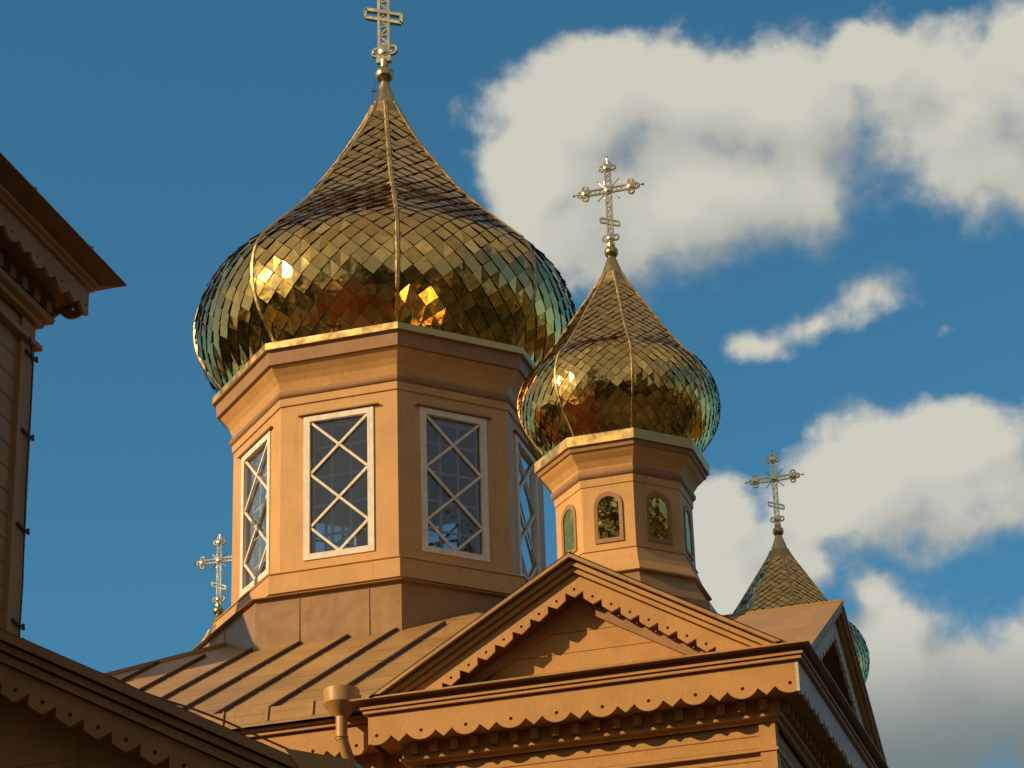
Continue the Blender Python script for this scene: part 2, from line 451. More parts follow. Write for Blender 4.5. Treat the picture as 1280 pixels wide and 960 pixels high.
def orthodox_cross(parent, z0, k=1.0, low=None, dense=False):
    """three-bar openwork cross facing -Y; z0 is the height of the ball it stands on, k its scale"""
    low = low or .18*k
    mb = MB(); g = .028*k; t = .0165*k
    zc, zt, w = .776*k, 1.056*k, .259*k
    for sx in (-g, g): mb.bar((sx, 0, .09*k), (sx, 0, zt), t, t*1.5, (0, 1, 0))
    for sz in (-g, g): mb.bar((-w, 0, zc+sz), (w, 0, zc+sz), t, t*1.5, (0, 1, 0))
    z = low+.05*k; i = 0
    st = .055*k
    while z < zt-.06*k:                                  # open zigzag between the two rods
        if abs(z-zc) > .07*k:
            mb.bar((-g if i % 2 else g, 0, z), (g if i % 2 else -g, 0, z+st*.9), t*.55, t*.8, (0, 1, 0))
            mb.bar((-g, 0, z), (g, 0, z), t*.5, t*.8, (0, 1, 0))
        z += st; i += 1
    x = .07*k; i = 0
    while x < w-.05*k:
        for sg in (-1, 1): mb.bar((sg*x, 0, zc-(g if i % 2 else -g)), (sg*(x+st*.9), 0, zc+(g if i % 2 else -g)), t*.55, t*.8, (0, 1, 0))
        x += st; i += 1
    mb.bar((-g*1.5, 0, .095*k), (g*1.5, 0, .095*k), t*2, t*2, (0, 1, 0))
    c = mb.build('cross', M['gold_cross'], parent, 0, (0, 0, z0))
    def boss(x, z, r):
        b = MB(); b.sphere((x, 0, z), r, (1, .62, 1)); b.torus((x, -r*.30, z), r*.78, r*.13); b.build('boss', M['gold_cross'], c)
    def lobes(x, z, r, dirs):
        b = MB()
        for dx, dz in dirs:
            b.torus((x+dx*r*1.05, 0, z+dz*r*1.05), r*.58, r*.22); b.torus((x+dx*r*1.05, r*.2, z+dz*r*1.05), r*.58, r*.18)
        b.build('trefoil_ring', M['gold_cross'], c)
    e = .055*k
    boss(0, zc, .058*k)
    boss(-w, zc, e); lobes(-w, zc, e, ((-1, 0), (0, 1), (0, -1)))
    boss(w, zc, e); lobes(w, zc, e, ((1, 0), (0, 1), (0, -1)))
    boss(0, zt, e); lobes(0, zt, e, ((-1, 0), (1, 0), (0, 1)))
    boss(0, low, e*(.8 if dense else 1)); lobes(0, low, e*(.8 if dense else 1), ((-1, 0), (1, 0)))
    for dx, dz in ((-1, 0), (1, 0), (0, 1)):
        px, pz = dx*w, (zt if dz else zc)
        b = MB(); a = (px+dx*e*1.9, 0, pz+dz*e*1.9); q = (px+dx*(e*2.2+.016*k), 0, pz+dz*(e*2.2+.016*k))
        b.tube([(px, 0, pz), q], t*.4, 5); b.sphere(q, .016*k, n=6, k=4); b.build('tip', M['gold_cross'], c)
    f = MB(); fw_, fh, sl = .105*k, .052*k, -.40
    P = [(-fw_, fh/2-sl*fw_*-1*-1), ]
    def fz(x): return .38*k + sl*x
    for a, b in (((-fw_, fz(-fw_)+fh/2), (fw_, fz(fw_)+fh/2)), ((-fw_, fz(-fw_)-fh/2), (fw_, fz(fw_)-fh/2)),
                 ((-fw_, fz(-fw_)-fh/2), (-fw_, fz(-fw_)+fh/2)), ((fw_, fz(fw_)-fh/2), (fw_, fz(fw_)+fh/2))):
        f.bar((a[0], 0, a[1]), (b[0], 0, b[1]), t*1.05, t*1.9, (0, 1, 0))
    f.build('footrest', M['gold_cross'], c)
    for a in range(16):
        if a % 4 == 0: continue
        th = 2*math.pi*a/16; ln = (.165 if a % 4 == 2 else .115)*k
        b = MB(); b.tube([(.05*k*math.cos(th), 0, zc+.05*k*math.sin(th)), (ln*math.cos(th), 0, zc+ln*math.sin(th))], [t*.5, t*.28], 5)
        if a % 4 == 2: b.sphere((ln*math.cos(th), 0, zc+ln*math.sin(th)), .011*k, n=6, k=4)
        b.build('ray', M['gold_cross'], c)
    return c


def arc_pts(cx, cz, r, a0, a1, n): return [(cx+r*math.cos(a0+(a1-a0)*i/n), cz+r*math.sin(a0+(a1-a0)*i/n)) for i in range(n+1)]


# ------------------------------------------------------------------ central cupola
central = thing('central_cupola', 'largest gilded onion dome on a tall octagonal ochre drum with lattice windows', 'cupola')
b = MB(); b.lathe([(1.85, 16.70), (2.215, 16.752), (2.217, 16.664), (2.185, 16.662)]); b.build('eave_strip', M['gold_strip'], central)
b = MB(); b.lathe([(2.19, 16.661), (2.165, 16.655), (2.155, 16.478), (2.10, 16.474)]); b.build('fascia', M['trim'], central)
b = MB(); b.lathe([(2.12, 16.473), (2.085, 16.43), (2.03, 16.365), (1.985, 16.295), (1.95, 16.20), (1.948, 16.15)]); b.build('cornice_cove', M['paint'], central)
b = MB(); b.lathe([(1.935+.055*math.cos(t), 16.142+.055*math.sin(t)) for t in [math.pi/2-math.pi*i/8 for i in range(9)]]); b.build('roll_moulding', M['trim'], central)
b = MB(); b.lathe([(1.93, 16.09), (1.957, 16.088), (1.955, 15.992), (1.936, 15.986)]); b.build('frieze_band', M['paint'], central)
RW = 1.935; c8 = math.cos(R_(22.5)); t8 = math.tan(R_(22.5))
WX, WZ0, WZ1 = .40, 13.99, 15.77


def drum_wall():
    b = MB(); ap = RW*c8; ai = ap-.26
    for i in range(8):
        ph = R_(45*i); n = Vector((math.sin(ph), -math.cos(ph), 0)); t = Vector((math.cos(ph), math.sin(ph), 0))
        def P(u, o, z): return n*o+t*u+Vector((0, 0, z))
        for o, mi in ((ap, 0), (ai, 1)):
            hw = o*t8; z0, z1 = 13.80, 15.988
            for u0, u1, a, c in ((-hw, -WX, z0, z1), (WX, hw, z0, z1), (-WX, WX, z0, WZ0), (-WX, WX, WZ1, z1)):
                b.face([P(u0, o, a), P(u1, o, a), P(u1, o, c), P(u0, o, c)], mi)
        for p, q in (((-WX, WZ0), (WX, WZ0)), ((WX, WZ0), (WX, WZ1)), ((WX, WZ1), (-WX, WZ1)), ((-WX, WZ1), (-WX, WZ0))):
            b.face([P(p[0], ap, p[1]), P(q[0], ap, q[1]), P(q[0], ai, q[1]), P(p[0], ai, p[1])], 1)
    return b.build('drum_wall', [M['paint'], M['inner']], central)


drum_wall()
b = MB(); b.lathe([(0, 15.99), (1.93, 15.99)]); b.build('drum_ceiling', M['inner'], central)
b = MB(); b.lathe([(1.93, 13.88), (0, 13.88)]); b.build('drum_floor', M['dark'], central)


def drum_window():
    ap = RW*c8; F = MB()
    y0, y1 = -(ap+.016), -(ap-.05)
    ox, oz0, oz1 = .443, 13.955, 15.81; ix, iz0, iz1 = .365, 14.03, 15.735
    for x0, x1, z0, z1 in ((-ox, -ix, oz0, oz1), (ix, ox, oz0, oz1), (-ix, ix, oz0, iz0), (-ix, ix, iz1, oz1)):
        F.box(x0, x1, y0, y1, z0, z1)
    w = F.build('window', M['white'], central)
    Lb = MB(); yl = -(ap-.012); h = iz1-iz0; zz = lambda f: iz1-h*f
    e = ix
    for sg in (-1, 1):
        path = [(-e*sg, 0), (0, .2), (e*sg, .4), (0, .6), (-e*sg, .8), (0, 1.0)]
        off = 0.002*sg
        for p, q in zip(path[:-1], path[1:]):
            Lb.bar((p[0], yl+off, zz(p[1])), (q[0], yl+off, zz(q[1])), .030, .022, (0, 1, 0))
    # the second zigzag closes the diamonds from the other side
    Lb.build('lattice', M['white'], w)
    g = MB(); yg = -(ap-.032); g.face([(-ix, yg, iz0), (ix, yg, iz0), (ix, yg, iz1), (-ix, yg, iz1)]); g.build('pane', M['glass'], w)
    I = MB(); yi = -(ap-.125)
    for x in (-.36, -.13, .11, .36): I.bar((x, yi, iz0), (x, yi, iz1), .028, .03, (0, 1, 0))
    for f in (.02, .18, .40, .62, .84): I.bar((-ix, yi+.003, zz(f)), (ix, yi+.003, zz(f)), .026, .028, (0, 1, 0))
    I.build('inner_frame', M['white'], w)
    D = MB(); D.box(-.51, .51, -(ap+.045), -(ap-.01), 15.822, 15.838); D.build('drip_cap', M['trim'], w)
    for i in range(1, 8): again(w, R_(45*i))


drum_window()
b = MB(); b.lathe([(1.93, 13.83), (2.120, 13.785), (2.124, 13.772), (2.106, 13.768), (2.104, 13.755), (2.116, 13.748), (2.112, 13.53), (2.0, 13.525)]); b.build('skirt', M['paint'], central)
b = MB(); b.lathe([(1.95, 13.53), (2.398, 13.392), (2.400, 13.382), (2.335, 13.380), (2.325, 12.2)])
for i in (-1, 0, 1, 2):
    a = R_(22.5+45*i)
b.build('pedestal', M['base_sheet'], central)
b = MB()
for ph, u in ((-45, -.02), (45, .02), (0, -.35), (0, .5), (90, .1), (-90, .1)):
    a = R_(ph); n = Vector((math.sin(a), -math.cos(a), 0)); t = Vector((math.cos(a), math.sin(a), 0)); p = n*2.158+t*u
    b = MB(); b.bar(p+Vector((0, 0, 12.2)), p+Vector((0, 0, 13.37)), .012, .012); b.build('pedestal_seam', M['base_sheet'], central)
MAIN_PROF = [(1.90, 16.56), (2.0, 16.74), (2.10, 16.92), (2.29, 17.15), (2.41, 17.42), (2.44, 17.70), (2.405, 17.95), (2.30, 18.19), (2.0, 18.52),
             (1.66, 18.87), (1.26, 19.32), (.86, 19.88), (.60, 20.26), (.39, 20.62), (.25, 20.88), (.16, 21.08)]
onion_dome(central, MAIN_PROF, .252, .236, .026, M['gold'], .30)
b = MB(); b.lathe([(.175, 21.05), (.16, 21.075), (.055, 21.47), (.0, 21.47)], 16, 0, 0, True); b.build('finial_cone', M['gold_ball'], central)
b = MB(); b.sphere((0, 0, 21.578), .128); b.lathe([(.06, 21.68), (.062, 21.80), (.0, 21.81)], 12, 0, 0, True); b.build('finial_ball', M['gold_ball'], central)
orthodox_cross(central, 21.578, 2.42, .37, True)
b = MB(); pts = [(-.12, -.05, 21.50), (-.135, -.06, 21.32), (-.16, -.08, 21.15), (-.205, -.10, 20.98)]
b.tube(pts, .0045, 5); b.bar((-.17, -.06, 21.32), (-.10, -.06, 21.32), .016, .02); b.build('conductor_wire', M['wire'], central)


# ------------------------------------------------------------------ small corner cupolas
ZS = 13.46
def small_cupola(name, label, loc):
    t = thing(name, label, 'cupola', loc, 'small gilded cupolas at the corners of the church')
    b = MB(); b.lathe([(.72, 13.44), (.924, 13.466), (.922, 13.36), (.90, 13.358)]); b.build('eave_strip', M['gold_strip'], t)
    b = MB(); b.lathe([(.905, 13.357), (.893, 13.355), (.885, 13.308), (.86, 13.306)]); b.build('fascia', M['trim'], t)
    b = MB(); b.lathe([(.868, 13.305), (.84, 13.27), (.79, 13.22), (.75, 13.16), (.735, 13.10)]); b.build('cornice_cove', M['paint'], t)
    b = MB(); b.lathe([(.715+.05*math.cos(a), 13.095+.052*math.sin(a)) for a in [math.pi/2-math.pi*i/8 for i in range(9)]]); b.build('roll_moulding', M['trim'], t)
    b = MB(); b.lathe([(.70, 13.045), (.732, 13.043), (.728, 12.965), (.716, 12.962)]); b.build('frieze_band', M['paint'], t)
    b = MB(); b.lathe([(.717, 12.964), (.717, 12.25)]); b.build('drum_wall', M['paint'], t)
    b = MB(); b.lathe([(.716, 12.258), (.742, 12.254), (.742, 12.246), (.728, 12.244), (.79, 12.08), (.862, 11.972), (.866, 11.955), (.82, 11.95)]); b.build('skirt', M['paint'], t)
    b = MB(); b.lathe([(.82, 11.952), (.835, 11.90), (.96, 11.68), (1.0, 11.665), (1.0, 11.655), (1.05, 11.3), (1.05, 11.0)]); b.build('pedestal', M['base_sheet'], t)
    ap = .717*c8
    def arch(hw, z0, zt, n=12): return [(-hw, z0), (hw, z0)] + arc_pts(0, zt-hw, hw, 0, math.pi, n)
    o, i = arch(.150, 12.33, 12.885), arch(.112, 12.375, 12.835)
    f = MB(); n = len(o)
    for a in range(n):
        c = (a+1) % n
        P = lambda q, y: (q[0], y, q[1])
        f.face([P(o[a], -ap-.014), P(o[c], -ap-.014), P(i[c], -ap-.012), P(i[a], -ap-.012)])
        f.face([P(o[a], -ap-.014), P(o[a], -ap+.01), P(o[c], -ap+.01), P(o[c], -ap-.014)])
        f.face([P(i[a], -ap-.012), P(i[c], -ap-.012), P(i[c], -ap+.01), P(i[a], -ap+.01)])
    w = f.build('window', M['trim'], t)
    g = MB(); g.face([(x, -ap-.003, z) for x, z in i]); g.build('pane', M['gold_pane'], w)
    for k in range(1, 8): again(w, R_(45*k))
    prof = [(.72, 13.36), (.775, 13.48), (.84, 13.60), (.96, 13.77), (1.04, 13.94), (1.068, 14.10), (1.055, 14.23), (.985, 14.41), (.85, 14.56),
            (.66, 14.83), (.44, 15.17), (.28, 15.42), (.18, 15.58), (.12, 15.70)]
    onion_dome(t, prof, .122, .115, .0135, M['gold_small'], .20)
    b = MB(); b.lathe([(.135, 15.66), (.12, 15.695), (.04, 15.935), (0, 15.935)], 16, 0, 0, True); b.build('finial_cone', M['gold_ball'], t)
    b = MB(); b.sphere((0, 0, 15.986), .076); b.lathe([(.035, 16.05), (.037, 16.09), (0, 16.10)], 12, 0, 0, True); b.build('finial_ball', M['gold_ball'], t)
    orthodox_cross(t, 15.986, 1.0)
    return t


AX, AY = 4.064, -4.219
cup = small_cupola('corner_cupola', 'small gilded onion dome with arched windows above the lit front gable', (AX, AY, 0))
for label, loc in (('small gilded cupola half hidden behind the ridge of the right gable', (AX, -AY, 0)),
                   ('far cupola with only its cross showing left of the big drum', (-AX, -AY, 0)),
                   ('corner cupola outside the left edge of the view, casting its shadow on the drum base', (-AX-.62, AY, 0))):
    c = copy_tree(cup); c['label'] = label; c.location = loc


# ------------------------------------------------------------------ carved boards
def keyhole(c, r, entry, n=10):
    """outline points of a drilled hole reached through a slit from entry, which lies straight below it"""
    return [(c[0]-r*math.sin(a), c[1]-r*math.cos(a)) for a in [2*math.pi*i/n for i in range(n+1)]]


def scallop_board(half, ztop, zdot, period, first, yf, thick, s=1.0):
    """hanging valance with half-round scallops, points between them and a drilled dot in each scallop"""
    z_arc, z_notch, z_tip = zdot-.092*s, zdot-.012*s, zdot-.084*s
    hw = .14*s*period/.445
    low = []; skip = []
    poly = [(half, ztop), (-half, ztop)]
    n = int(round((2*half-2*(half+first))/period))+1 if False else int((half-first+1e-6)//period)+1
    xs = [first+i*period for i in range(n) if first+i*period < half-.01]
    cut = random.Random(int(half*1000))
    def arc(cx, m=10):
        z_arc = zdot-.092*s+cut.uniform(-.005, .005); hw = .14*s*period/.445*cut.uniform(.96, 1.03)
        # circular arc through notch, bottom, notch
        sag = z_notch-z_arc; r = (hw*hw+sag*sag)/(2*sag); cz = z_arc+r; a = math.asin(min(1, hw/r))
        return [(cx+r*math.sin(t), cz-r*math.cos(t)) for t in [-a+2*a*i/m for i in range(m+1)]]
    for cx in xs:
        pa = [p for p in arc(cx) if -half <= p[0] <= half]
        if not pa: continue
        if pa[0][0] > -half+.01 and not low: low.append((-half, z_tip))
        k = min(range(len(pa)), key=lambda i: abs(pa[i][0]-cx))
        for i, p in enumerate(pa):
            low.append(p)
            if i == k:
                hole = keyhole((cx, zdot), .018*s, p)
                a = len(poly)+len(low)-1; skip.append(a)
                low += hole; skip.append(len(poly)+len(low)-1); low.append((p[0]+1e-5, p[1]))
        if cx+period/2 < half: low.append((cx+period/2, z_tip))
    if low[-1][0] < half-.005: low.append((half, z_arc+.02))
    poly += low
    # outline runs top right, top left, then along the lower edge to the right
    b = MB(); b.prism(poly, yf, yf+thick, 0, skip)
    return b


def chevron(zap, sl, a, c, zcut):
    ua, uc = (zap-a-zcut)/sl, (zap-c-zcut)/sl
    return [(-ua, zcut), (0, zap-a), (ua, zcut), (uc, zcut), (0, zap-c), (-uc, zcut)]


def rake_board(zap, sl, zcut, p, n, yf, thick, top=.185):
    """gable board with saw teeth, each with a drilled dot"""
    Lz = lambda u: zap-sl*abs(u)
    b = MB(); y1 = yf+thick; mid = .255; ue = p/2+n*p
    P = lambda q, y: (q[0], y, q[1])
    # plain upper band, then the solid ends beyond the last tooth
    ua = (zap-top-zcut)/sl; uc = (zap-mid-zcut)/sl
    for sg in (-1, 1):
        q = [(0, zap-top), (sg*ua, zcut), (sg*uc, zcut), (0, zap-mid)]
        b.face([P(x, yf) for x in q]); b.face([P(x, y1) for x in q])
        q = [(sg*ue, Lz(ue)-mid), (sg*uc, zcut), (sg*ue, zcut)]
        b.face([P(x, yf) for x in q]); b.face([P(x, y1) for x in q])
        b.face([P((sg*ue, Lz(ue)-.30), yf), P((sg*ue, zcut), yf), P((sg*ue, zcut), y1), P((sg*ue, Lz(ue)-.30), y1)])
        for k in range(n):
            u = p/2+k*p
            low = [(u+p, Lz(u+p)-.303), (u+p/2, Lz(u+p/2)-.393), (u, Lz(u)-.374)]
            tooth(b, [(sg*x, z) for x, z in [(u, Lz(u)-mid), (u+p, Lz(u+p)-mid)]], [(sg*x, z) for x, z in low], (sg*(u+p/2), Lz(u+p/2)-.317), yf, y1)
            b.face([P((sg*u, Lz(u)-.374), yf), P((sg*u, Lz(u)-.30), yf), P((sg*u, Lz(u)-.30), y1), P((sg*u, Lz(u)-.374), y1)])
    h = p/2
    tooth(b, [(-h, Lz(h)-mid), (0, zap-mid), (h, Lz(h)-mid)], [(h, Lz(h)-.30), (0, zap-.405), (-h, Lz(h)-.30)], (0, zap-.325), yf, y1)
    return b


def tooth(b, upper, low, c, yf, y1, r=.0145):
    """one tooth with a drilled dot: upper runs one way, low back the other; the middle point of low is its tip"""
    poly = upper+low[:2]
    sg = 1 if sum(a[0]*d[1]-d[0]*a[1] for a, d in zip(upper+low, (upper+low)[1:]+(upper+low)[:1])) > 0 else -1
    hole = [(c[0]-sg*r*math.sin(a), c[1]-r*math.cos(a)) for a in [2*math.pi*i/10 for i in range(11)]]
    poly += hole+[low[1]]+low[2:]
    b.face([(x, yf, z) for x, z in poly]); b.face([(x, y1, z) for x, z in poly])
    for a, d in list(zip(low[:-1], low[1:]))+list(zip(hole[:-1], hole[1:])):
        b.face([(a[0], yf, a[1]), (d[0], yf, d[1]), (d[0], y1, d[1]), (a[0], y1, a[1])])


def siding(b, x0, x1, y, z0, z1, h, gap=.012, dep=.012, mi=0):
    """horizontal boards with a recessed joint, facing -Y"""
    z = z1
    while z > z0:
        za = max(z-h+gap, z0)
        b.face([(x0, y, za), (x1, y, za), (x1, y, z), (x0, y, z)], mi)
        b.face([(x0, y+dep, za-gap), (x1, y+dep, za-gap), (x1, y, za), (x0, y, za)], mi)
        b.face([(x0, y, za-gap), (x1, y, za-gap), (x1, y+dep, za-gap), (x0, y+dep, za-gap)], mi)
        z -= h


def row_of(mb, name, m_, parent, rk, us):
    o = None
    for u in us:
        if o is None: o = mb.build(name, m_, parent, rk); first = o
        else: o = first.copy(); COL.objects.link(o)
        o.location = (u*math.cos(rk), u*math.sin(rk), 0)


# ------------------------------------------------------------------ corner pavilions with gables on the two outer sides
ZAP, SL = 11.622, .585


def pavilion(name, label, loc, rot):
    t = thing(name, label, 'pavilion', loc, 'gabled corner pavilions of the church'); t.rotation_euler = (0, 0, rot)
    b = MB(); b.square([(1.70, 0), (1.70, 10.20)]); b.build('core_wall', M['wood'], t)
    # cornice stack
    b = MB(); b.square([(1.77, 10.62), (2.222, 10.444), (2.225, 10.428), (2.09, 10.426)]); b.build('cornice_flashing', M['roof'], t)
    b = MB(); b.square([(2.09, 10.426), (2.09, 10.377), (2.152, 10.375), (2.150, 10.352), (2.110, 10.350), (2.110, 10.344), (2.130, 10.342), (2.128, 10.315), (2.05, 10.313), (2.05, 10.30)]); b.build('cornice_crown', M['wood'], t)
    b = MB(); b.square([(2.06, 10.30), (2.055, 10.075), (1.83, 10.05)]); b.build('soffit', M['shade_wood'], t)
    b = MB(); b.square([(1.835, 10.16), (1.835, 9.925), (1.858, 9.920), (1.855, 9.895), (1.815, 9.888), (1.798, 9.86), (1.765, 9.858)]); b.build('frieze', M['wood'], t)
    for k in (0, 1):
        rk = R_(90*k)
        scallop_board(2.088, 10.306, 10.10, .445, -2.0025, -2.088-.0005*k, .028).build('scalloped_valance', M['wood'] if k == 0 else M['skylit_wood'], t, rk)
        d = MB(); d.box(-.038, .038, -1.902, -1.836, 9.95, 10.045); row_of(d, 'dentil', M['wood'], t, rk, [-1.70+.2*i for i in range(18)])
        # wall with corner posts and boards
        w = MB(); siding(w, -1.62, 1.62, -1.735, 7.2, 9.86, .118)
        pe = 1.772 if k == 0 else 1.699
        for x0, x1 in ((-pe, -1.62), (1.62, pe)): w.box(x0, x1, -1.772, -1.70, 0, 9.858)
        w.box(-1.62, 1.62, -1.735, -1.70, 0, 7.2)
        w.build('boarded_wall', M['wood'], t, rk)
        r_ = MB(); r_.bar((-1.78, -1.775, 9.60), (1.79, -1.775, 9.60), .022, .030); r_.build('wall_rail', M['wood'], t, rk)
        # gable
        ty = MB()
        zb, zt_ = 10.56, ZAP-.06
        z = zb; dz = .205
        while z < zt_:
            z2 = min(z+dz, zt_); u0, u1 = (ZAP-.05-z)/SL, (ZAP-.05-z2)/SL
            ty.face([(-u0, -1.842, z), (u0, -1.842, z), (u1, -1.842, z2-.006), (-u1, -1.842, z2-.006)])
            ty.face([(-u1, -1.842, z2-.006), (u1, -1.842, z2-.006), (u1, -1.830, z2), (-u1, -1.830, z2)])
            z = z2
        ty.build('tympanum', M['wood'], t, rk)
        tr = MB(); tr.prism(chevron(ZAP, SL, .36, .46, 10.56), -1.90, -1.83); tr.build('inner_trim', M['trim'], t, rk)
        zc_ = 10.458
        fr_ = -2.245 if k == 0 else -2.20
        e1 = MB(); e1.prism(chevron(ZAP, SL, .008, .045, zc_), fr_, -1.70); e1.build('roof_edge', M['roof'], t, rk)
        e2 = MB(); e2.prism(chevron(ZAP, SL, .060, .105, zc_+.001), -2.185, -2.0); e2.build('rake_crown', M['wood'], t, rk)
        e3 = MB(); e3.prism(chevron(ZAP, SL, .116, .160, zc_+.002), -2.145, -2.0); e3.build('rake_crown', M['wood'], t, rk)
        rake_board(ZAP, SL, zc_+.003, .178, 7, -2.100, .03, .170).build('rake_valance', M['wood'] if k == 0 else M['skylit_wood'], t, rk)
        s_ = MB(); s_.prism(chevron(ZAP, SL, .17, .19, zc_+.004), -2.068, -1.78); s_.build('gable_soffit', M['shade_wood'], t, rk)
    # roof: the two gable roofs meeting over the middle
    rf = MB(); h = 2.20
    def zr(u): return ZAP+.004-SL*abs(u)
    for k in (0, 1):
        a = R_(90*k); cs, sn = math.cos(a), math.sin(a)
        def Q(u, y, z): return (u*cs-y*sn, u*sn+y*cs, z)
        ye = -2.245 if k == 0 else -2.20
        for sg in (-1, 1):
            rf.face([Q(0, ye, zr(0)), Q(0, 0, zr(0)), Q(sg*2.03, -2.03, zr(2.03)), Q(sg*2.03, ye, zr(2.03))])
        # ridge roll
        rf.bar(Q(0, ye-.005, ZAP+.008), Q(0, 0, ZAP+.008), .03, .02)
    rf.build('gable_roof', M['roof'], t)
    # lightly overlapped sheet joint on the roofs
    return t


pav = pavilion('gabled_pavilion', 'lit ochre corner pavilion with carved gable under the small front cupola', (AX, AY, 0), 0)
for label, loc, rot in (('corner pavilion at the back right, hidden behind the front gable', (AX, -AY, 0), 90),
                        ('corner pavilion at the back left, hidden behind the big roof', (-AX, -AY, 0), 180),
                        ('corner pavilion at the front left, outside the left edge of the view', (-AX, AY, 0), 270)):
    c = copy_tree(pav); c['label'] = label; c.location = loc; c.rotation_euler = (0, 0, R_(rot))


# ------------------------------------------------------------------ church body between the pavilions
body = thing('church_body', 'main church body with brown standing seam roof sloping up to the big drum', 'church')
b = MB(); b.square([(5.74, 0), (5.74, 10.2)]); b.build('wall', M['wood'], body)
rf = MB(); zr = lambda d: 14.0-.567*d
for k in range(4):
    a = R_(90*k); cs, sn = math.cos(a), math.sin(a)
    Q = lambda x, y, z: (x*cs-y*sn, x*sn+y*cs, z)
    rf.face([Q(0, 0, zr(0)), Q(-4.02, -4.02, zr(4.02)), Q(-2.0, -6.06, zr(6.06)), Q(2.0, -6.06, zr(6.06)), Q(4.02, -4.02, zr(4.02))])
rf.build('roof', M['roof'], body)
for i in range(-4, 5):
    sm = MB()
    x = .2375+.583*i; top = max(abs(x), 2.15)
    if x > 2 or x < -3.2: continue
    bot = 6.03 if abs(x) < 1.98 else 6.06-(abs(x)-2.0)
    sm.bar((x, -bot, zr(bot)+.022), (x, -top, zr(top)+.022), .024, .040, (0, 0, 1)); sm.build('standing_seam', M['seam'], body)
sm = MB(); sm.bar((-4.0, -4.0, zr(4.0)+.02), (-1.5, -1.5, zr(1.5)+.02), .05, .045)
sm.build('hip_seam', M['roof'], body)
for i in range(-4, 4):
    x0 = .2375+.583*i
    for y in (3.05+.23*(i % 2), 3.95+.31*((i+1) % 2), 4.9+.27*(i % 2), 5.55):
        if max(abs(x0), abs(x0+.583)) < y and x0+.583 < 2.05: jt = MB(); jt.bar((x0+.012, -y, zr(y)+.001), (x0+.571, -y, zr(y)+.001), .02, .007); jt.build('sheet_joint', M['roof'], body)
g = MB(); x = -1.97
while x < 1.95:
    x1 = min(x+.47, 1.95)
    g.face([(x+.006, -6.075-.006*random.random(), 10.475), (x1-.006, -6.075-.006*random.random(), 10.475), (x1-.006, -6.045, 10.625), (x+.006, -6.045, 10.625)])
    g.bar((x1, -6.085, 10.47), (x1, -6.05, 10.635), .014, .02, (0, 1, 0))
    x = x1
g.face([(-1.97, -6.22, 10.40), (1.95, -6.22, 10.40), (1.95, -6.07, 10.48), (-1.97, -6.07, 10.48)])
g.face([(-1.97, -6.22, 10.385), (1.95, -6.22, 10.385), (1.95, -6.22, 10.40), (-1.97, -6.22, 10.40)])
g.build('eave_upstand', M['roof'], body)
cr = MB()
cr.box(-1.97, 1.955, -6.165, -6.0, 10.352, 10.378); cr.box(-1.97, 1.955, -6.14, -6.0, 10.312, 10.345); cr.box(-1.97, 1.955, -6.06, -6.0, 10.20, 10.40)
cr.build('cornice_crown', M['wood'], body)
scallop_board(1.955, 10.30, 10.10, .445, -1.78, -6.10, .028).build('scalloped_valance', M['wood'], body)
b = MB(); b.box(-1.95, 1.95, -6.07, -5.75, 10.07, 10.09); b.build('soffit', M['shade_wood'], body)
b = MB(); b.box(-1.95, 1.95, -5.90, -5.745, 9.88, 10.069); b.build('frieze', M['shade_wood'], body)
# rain hopper and downpipe
pp = MB(); cx, cy = 1.705, -6.30
pp.lathe([(.0, 10.57), (.16, 10.70), (.178, 10.705), (.190, 10.70), (.192, 10.69), (.187, 10.56), (.194, 10.555), (.187, 10.545), (.062, 10.43), (.062, 10.20), (.056, 10.195)], 28, 0, 0, True)
pp.v = [(x*.92+cx, y*.92+cy, z-.10) for x, y, z in pp.v]
pp.build('rain_hopper', M['pipe'], body)
pp = MB(); pp.tube([(cx, cy, 10.16), (cx+.005, cy+.005, 10.10), (cx+.03, cy+.06, 9.98), (cx+.08, cy+.20, 9.75), (cx+.10, cy+.29, 9.5), (cx+.10, cy+.30, 0.3)], .056, 16)
pp.torus((cx, cy, 10.125), .06, .008, 'z'); pp.build('downpipe', M['pipe'], body)


# ------------------------------------------------------------------ bell tower at the left
TX, TY, TH = -2.20, -16.26, 4.2
tower = thing('bell_tower', 'dark shaded tower corner with carved eave at the left edge of the photo', 'tower', (TX, TY, 0))
b = MB(); b.square([(3.64, 0), (3.64, 11.62)]); b.build('core_wall', M['shade_wood'], tower)
b = MB(); b.square([(0, 13.3), (3.0, 12.45), (4.20, 12.135), (4.215, 12.11), (4.19, 12.098)]); b.square([(4.19, 12.098), (3.95, 12.03)]); b.build('roof', M['shade_brown'], tower)
b = MB(); b.square([(3.90, 12.06), (4.06, 12.055), (4.055, 12.028), (4.02, 12.02), (4.02, 11.992), (3.95, 11.99)]); b.build('cornice_crown', M['shade_wood'], tower)
b = MB(); b.square([(3.97, 11.86), (3.80, 11.84), (3.78, 11.73), (3.70, 11.72)]); b.build('soffit', M['shade_brown'], tower)
b = MB(); b.square([(3.72, 11.80), (3.72, 11.68), (3.80, 11.675), (3.79, 11.635), (3.74, 11.62), (3.735, 11.585), (3.68, 11.58)]); b.build('frieze', M['shade_wood'], tower)
